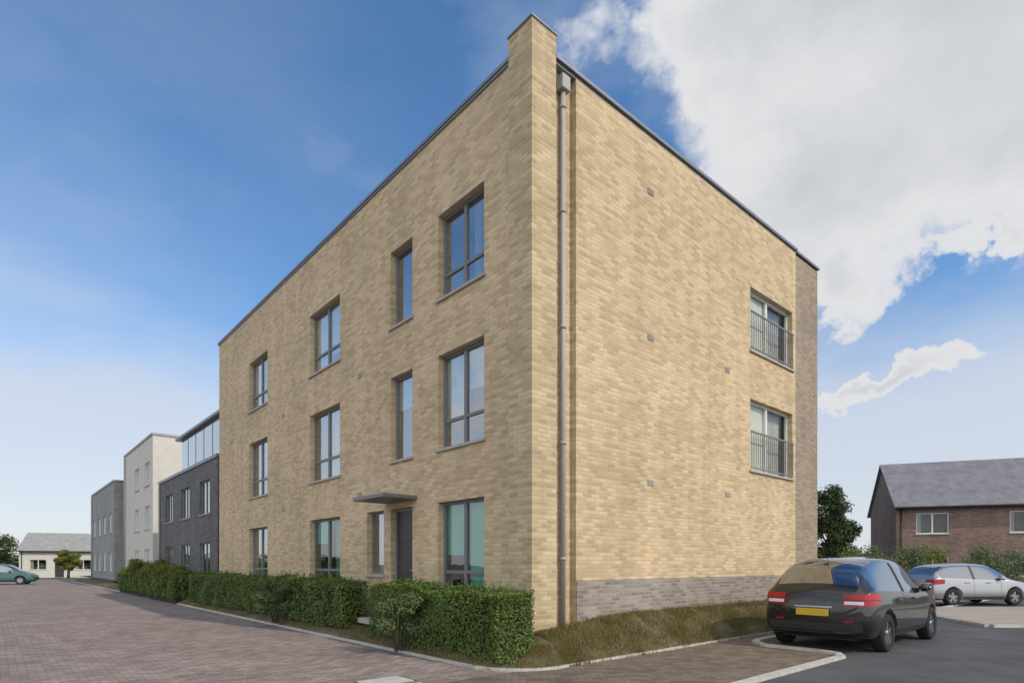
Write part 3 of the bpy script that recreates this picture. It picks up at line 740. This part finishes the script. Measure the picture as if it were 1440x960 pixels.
# ------------------------------------------------------------ HOUSES on the right
def house(name, label, loc, rz, w, dpt, eave, ridge, wallm, roofm, wins, door=None, chimney=True, group=None, cat='house'):
    o = empty(name, loc, rz); tag(o, label, cat, group)
    bm = bmesh.new()
    hs = [x for x in wins]
    wall_mesh(bm,(0,0,0),(1,0,0),(0,-1,0),0,w,-.2,eave,[x[:4] for x in hs]+([door] if door else []),.12)
    quad(bm,(0,dpt,-.2),(0,dpt,eave),(w,dpt,eave),(w,dpt,-.2))
    for x in (0,w):
        bm.faces.new([bm.verts.new(p) for p in ((x,0,-.2),(x,dpt,-.2),(x,dpt,eave),(x,dpt/2,ridge-.05),(x,0,eave))])
    finish('wall', bm, wallm, o)
    bm = bmesh.new(); ov = .35; sl = (ridge-eave)/(dpt/2)
    for s in (0,1):
        y0 = -ov if s==0 else dpt+ov; z0 = eave-ov*sl+.05
        a,b,c,d = (-.15,y0,z0),(w+.15,y0,z0),(w+.15,dpt/2,ridge),(-.15,dpt/2,ridge)
        vs = [bm.verts.new(p) for p in (a,b,c,d)]; vs2 = [bm.verts.new((p[0],p[1],p[2]+.12)) for p in (a,b,c,d)]
        bm.faces.new(vs); bm.faces.new(vs2)
        for e in range(4): bm.faces.new((vs[e],vs[(e+1)%4],vs2[(e+1)%4],vs2[e]))
    bmesh.ops.recalc_face_normals(bm, faces=bm.faces[:])
    rf = finish('roof', bm, roofm, o)
    if chimney:
        bm = bmesh.new(); box(bm, w*.78,w*.78+.8,dpt/2-.35,dpt/2+.35,ridge-.7,ridge+.9); box(bm, w*.78-.05,w*.78+.85,dpt/2-.4,dpt/2+.4,ridge+.9,ridge+1.0)
        cyl(bm,(w*.78+.25,dpt/2,ridge+1.0),(w*.78+.25,dpt/2,ridge+1.3),.11); cyl(bm,(w*.78+.58,dpt/2,ridge+1.0),(w*.78+.58,dpt/2,ridge+1.3),.11)
        finish('chimney', bm, wallm, rf)
    bm = bmesh.new(); cyl(bm,(-.15,-ov-.03,eave-ov*sl+.08),(w+.15,-ov-.03,eave-ov*sl+.08),.06,n=10); finish('gutter', bm, M['plastic'], o)
    bm = bmesh.new(); cyl(bm,(.25,-.06,0),(.25,-.06,eave-.2),.045,n=10); finish('downpipe', bm, M['plastic'], o)
    for (a,b,c,d) in wins:
        window(o,(a,0,c),0,b-a,d-c,2,frame='wframe',glass='softglass',depth=.07,room=.8,blind=[('curtain',.35),None])
    if door:
        bm = bmesh.new(); box(bm, door[0]+.02,door[1]-.02,.06,.1,door[2],door[3]-.02); dd = finish('door', bm, M['door'], o)
        bm = bmesh.new(); cyl(bm,(door[0]+.12,.06,1.0),(door[0]+.12,.01,1.0),.03); finish('handle', bm, M['steel'], dd)
    return o
W2 = [(1,2.6,.9,2.1),(5.4,7.0,.9,2.1),(1,2.6,3.4,4.6),(5.4,7.0,3.4,4.6)]
house('brick_house','red brick house with long slate roof at the right edge behind the silver car',(22.4,34.5,0),R(-20),16,6.5,5.0,7.75,M['redbrick'],M['slate'],
      [(1,2.6,.9,2.1),(5.4,7.0,.9,2.1),(1,2.6,3.3,4.5),(5.4,7.0,3.3,4.5),(9.4,11,.9,2.1),(9.4,11,3.3,4.5),(13,14.6,3.3,4.5)],(3.6,4.5,0,2.1),chimney=False)
tree('tree','dark green tree between the gable end and the brick house',Vector((19.6,36,0)),6.5,1.3,M['tree'],31,13000,.17,blobs=60)
bush('garden_shrub','rounded green shrub right of the buff gable before the brick house',Vector((14.4,24.5,0)),1.1,.9,2.5,M['shrub'],41,4500,.09)
bush('garden_shrub','spreading green shrub behind the black car',Vector((16.8,25.8,0)),1.6,1.0,2.7,M['paleshrub'],42,4500,.09)
bush('garden_shrub','dark shrub left of the silver car',Vector((19.2,27.6,0)),1.3,1.0,2.9,M['shrub'],43,3500,.09)
bush('garden_shrub','long green shrub between the silver car and the brick wall',Vector((23.0,28.5,0)),2.6,1.0,3.1,M['paleshrub'],44,6000,.09)

# far left: houses, tree and a small parked car
house('pale_house','small pale house with grey roof at the far end of the street',(-57.5,69,0),R(24),9.5,7,3.2,5.3,M['render'],M['palestile'],W2[:2],(3.4,4.3,0,2.1))
tree('tree','round green tree at the left edge beyond the street',Vector((-53.5,61,0)),4.9,1.9,M['tree'],32,7000,.24)
tree('tree','smaller green tree between the pale house and the grey block',Vector((-49.5,66,0)),3.2,1.1,M['shrub'],33,5000,.22)
car('parked_car','small teal parked car far down the street at the left edge',Vector((-41.3,45,0)),R(25),'paintteal')

# far tree belt (reads as one mass)
rnd = random.Random(77); bm = bmesh.new()
for i in range(150):
    a = R(-62+124*i/149)+rnd.uniform(-.01,.01); d = rnd.uniform(150,190); x = math.sin(a)*d; y = math.cos(a)*d
    for k in range(3):
        foliage_blob(bm, Vector((x+rnd.uniform(-3,3),y,rnd.uniform(1.2,4.2) if a>-.35 else rnd.uniform(.2,2.0))), rnd.uniform(2.2,4.0), 130, 1.2, rnd)
o = finish('far_trees', bm, M['tree']); o['kind'] = 'stuff'

# ------------------------------------------------------------ WORLD + SUN
SUN_AZ = R(127)     # clockwise from +Y
SUN_EL = R(38)
w = bpy.data.worlds.new('World'); scene.world = w; w.use_nodes = True
nt = w.node_tree; L_ = nt.links; bg = nt.nodes['Background']
sky = nt.nodes.new('ShaderNodeTexSky'); sky.sky_type = 'NISHITA'; sky.sun_disc = False
sky.sun_elevation = SUN_EL; sky.sun_rotation = SUN_AZ; sky.air_density = 1.0; sky.dust_density = .6; sky.ozone_density = 1.6
tc = nt.nodes.new('ShaderNodeTexCoord')
def math_(op, a, b=None, clamp=False, c=None):
    n = nt.nodes.new('ShaderNodeMath'); n.operation = op; n.use_clamp = clamp
    for i,v in enumerate((a,b,c)):
        if v is None: continue
        if hasattr(v,'links'): L_.new(v, n.inputs[i])
        else: n.inputs[i].default_value = v
    return n.outputs[0]
def nz(scale, detail, rough, off=(0,0,0), stretch=(1,1,1)):
    mp = nt.nodes.new('ShaderNodeMapping'); mp.inputs['Location'].default_value = off; mp.inputs['Scale'].default_value = stretch
    L_.new(tc.outputs['Generated'], mp.inputs['Vector'])
    n = nt.nodes.new('ShaderNodeTexNoise'); n.inputs['Scale'].default_value = scale; n.inputs['Detail'].default_value = detail; n.inputs['Roughness'].default_value = rough
    L_.new(mp.outputs[0], n.inputs['Vector']); return n.outputs['Fac']
# ragged directions: the cloud banks' outlines are warped by noise
wn = nt.nodes.new('ShaderNodeTexNoise'); wn.inputs['Scale'].default_value = 4.5; wn.inputs['Detail'].default_value = 6; wn.inputs['Roughness'].default_value = .6
L_.new(tc.outputs['Generated'], wn.inputs['Vector'])
wv = nt.nodes.new('ShaderNodeVectorMath'); wv.operation = 'SUBTRACT'; L_.new(wn.outputs['Color'], wv.inputs[0]); wv.inputs[1].default_value = (.5,.5,.5)
wm = nt.nodes.new('ShaderNodeVectorMath'); wm.operation = 'MULTIPLY'; L_.new(wv.outputs[0], wm.inputs[0]); wm.inputs[1].default_value = (.42,.2,.26)
WD = nt.nodes.new('ShaderNodeVectorMath'); WD.operation = 'ADD'; L_.new(tc.outputs['Generated'], WD.inputs[0]); L_.new(wm.outputs[0], WD.inputs[1])
def direc(px, py): return Vector((px-720, 832, 793-py)).normalized()
def blob(px, py, rad, sx=1.0, sz=1.0):
    d = direc(px,py)
    sub = nt.nodes.new('ShaderNodeVectorMath'); sub.operation = 'SUBTRACT'; L_.new(WD.outputs[0], sub.inputs[0]); sub.inputs[1].default_value = d
    sc = nt.nodes.new('ShaderNodeVectorMath'); sc.operation = 'MULTIPLY'; L_.new(sub.outputs[0], sc.inputs[0]); sc.inputs[1].default_value = (1/sx,1/sx,1/sz)
    ln = nt.nodes.new('ShaderNodeVectorMath'); ln.operation = 'LENGTH'; L_.new(sc.outputs[0], ln.inputs[0])
    return math_('SUBTRACT', 1.0, math_('DIVIDE', ln.outputs['Value'], rad))      # 1 at centre, 0 at edge
n1 = nz(3.2, 8, .58, (2.1,.4,1.3), (1,1,1.9)); n2 = nz(9.0, 8, .6, (.2,5.0,1.0),(1,1,2.2)); n3 = nz(1.7,5,.5,(7,1,2),(1,1,2.6))
# cloud banks: sky regions that carry cloud
blobs = [(1190,0,.27,1.15,.50),(1380,60,.32,1.3,.75),(1010,50,.15,1,1.0),(1150,270,.19,1.1,.75),(1190,405,.085,1.0,1.0),(1420,190,.22,1.2,.6),(1370,345,.07,1.6,.4),(1250,530,.07,2.0,.30)]
acc = None
for b_ in blobs:
    v = blob(*b_); acc = v if acc is None else math_('MAXIMUM', acc, v)
# unseen cloud added behind the camera to fill the shaded front, low cloud left
def blobd(dx,dy,dz,rad,sx=1,sy=1,sz=1):
    d = Vector((dx,dy,dz)).normalized()
    sub = nt.nodes.new('ShaderNodeVectorMath'); sub.operation = 'SUBTRACT'; L_.new(WD.outputs[0], sub.inputs[0]); sub.inputs[1].default_value = d
    sc = nt.nodes.new('ShaderNodeVectorMath'); sc.operation = 'MULTIPLY'; L_.new(sub.outputs[0], sc.inputs[0]); sc.inputs[1].default_value = (1/sx,1/sy,1/sz)
    ln = nt.nodes.new('ShaderNodeVectorMath'); ln.operation = 'LENGTH'; L_.new(sc.outputs[0], ln.inputs[0])
    return math_('SUBTRACT', 1.0, math_('DIVIDE', ln.outputs['Value'], rad))
for q in ((-.35,-1,.55,1.0,1,1,1),(.6,-1,.4,.8,1,1,1),(-1,-.25,.12,.5,1,1.4,.5)):
    acc = math_('MAXIMUM', acc, blobd(*q))
acc = math_('MAXIMUM', acc, -.6)
d1 = math_('MULTIPLY_ADD', n1, 1.5, c=-.72); d2 = math_('MULTIPLY_ADD', n2, .55, c=-.27)
dens = math_('ADD', math_('ADD', math_('MULTIPLY', acc, 1.5), d1), d2)
mask = nt.nodes.new('ShaderNodeMapRange'); mask.interpolation_type = 'SMOOTHSTEP'; L_.new(dens, mask.inputs['Value'])
mask.inputs['From Min'].default_value = .02; mask.inputs['From Max'].default_value = .42
# thin veil near the horizon
sepz = nt.nodes.new('ShaderNodeSeparateXYZ'); L_.new(tc.outputs['Generated'], sepz.inputs[0])
veil = nt.nodes.new('ShaderNodeMapRange'); veil.interpolation_type = 'SMOOTHSTEP'; L_.new(math_('ADD', sepz.outputs['Z'], math_('MULTIPLY_ADD', n3, -.5, c=.25)), veil.inputs['Value'])
veil.inputs['From Min'].default_value = .47; veil.inputs['From Max'].default_value = .19; veil.inputs['To Min'].default_value = 0; veil.inputs['To Max'].default_value = .84
wisp = math_('MULTIPLY', math_('MULTIPLY_ADD', n1, 2.4, c=-1.05, clamp=True), .42)
cirrus = math_('MULTIPLY', math_('MULTIPLY', blob(-120,170,.75), math_('MULTIPLY_ADD', n1, 1.6, c=-.25, clamp=True), clamp=True), .36, clamp=True)
m_all = math_('MAXIMUM', cirrus, math_('MAXIMUM', mask.outputs[0], math_('MAXIMUM', veil.outputs[0], wisp)))
# cloud tone: bright rims, greyer thick parts
CLOUD = 5.2
sp_ = nt.nodes.new('ShaderNodeSeparateXYZ'); L_.new(tc.outputs['Generated'], sp_.inputs[0]); sepy = sp_.outputs['Y']   # extra brightness for the added fill clouds behind the camera
tone = nt.nodes.new('ShaderNodeValToRGB'); e = tone.color_ramp.elements
e[0].position = .0; e[0].color = (.86,.90,1.0,1); e[1].position = 1.0; e[1].color = (.72,.755,.80,1)
k = e.new(.35); k.color = (.97,.98,1.0,1)
L_.new(math_('MULTIPLY', math_('ADD', dens, math_('MULTIPLY_ADD', n3, 1.0, c=-.5)), .60, clamp=True), tone.inputs['Fac'])
cl = nt.nodes.new('ShaderNodeVectorMath'); cl.operation = 'SCALE'; L_.new(tone.outputs['Color'], cl.inputs[0]); L_.new(math_('MULTIPLY_ADD', math_('MULTIPLY_ADD', sepy, -1.0, c=.1, clamp=True), 6.3, c=CLOUD), cl.inputs['Scale'])
mixc = nt.nodes.new('ShaderNodeMixRGB'); L_.new(m_all, mixc.inputs['Fac']); hs = nt.nodes.new('ShaderNodeHueSaturation'); hs.inputs['Saturation'].default_value = 1.27; hs.inputs['Value'].default_value = 1.2; L_.new(sky.outputs[0], hs.inputs['Color']); L_.new(hs.outputs[0], mixc.inputs['Color1']); L_.new(cl.outputs[0], mixc.inputs['Color2'])
L_.new(mixc.outputs[0], bg.inputs['Color']); bg.inputs['Strength'].default_value = .15

sd = bpy.data.lights.new('sun','SUN'); sd.energy = 2.75; sd.angle = R(.6); sd.color = (1.0,.88,.71)
so = bpy.data.objects.new('sun', sd); col.objects.link(so)
sv = Vector((math.sin(SUN_AZ)*math.cos(SUN_EL), math.cos(SUN_AZ)*math.cos(SUN_EL), math.sin(SUN_EL)))
so.rotation_euler = sv.to_track_quat('Z','Y').to_euler()

# ------------------------------------------------------------ CAMERA
cd = bpy.data.cameras.new('camera'); cam = bpy.data.objects.new('camera', cd); col.objects.link(cam)
cam.location = (0,0,1.55); cam.rotation_euler = (R(90),0,0)
cd.sensor_width = 36; cd.lens = 36*832/1440; cd.shift_y = (793-480)/1440; cd.clip_end = 5000; cd.clip_start = .05
scene.camera = cam
vs_ = scene.view_settings; vs_.view_transform = 'Standard'; vs_.look = 'None'; vs_.exposure = 0.0; vs_.gamma = 1
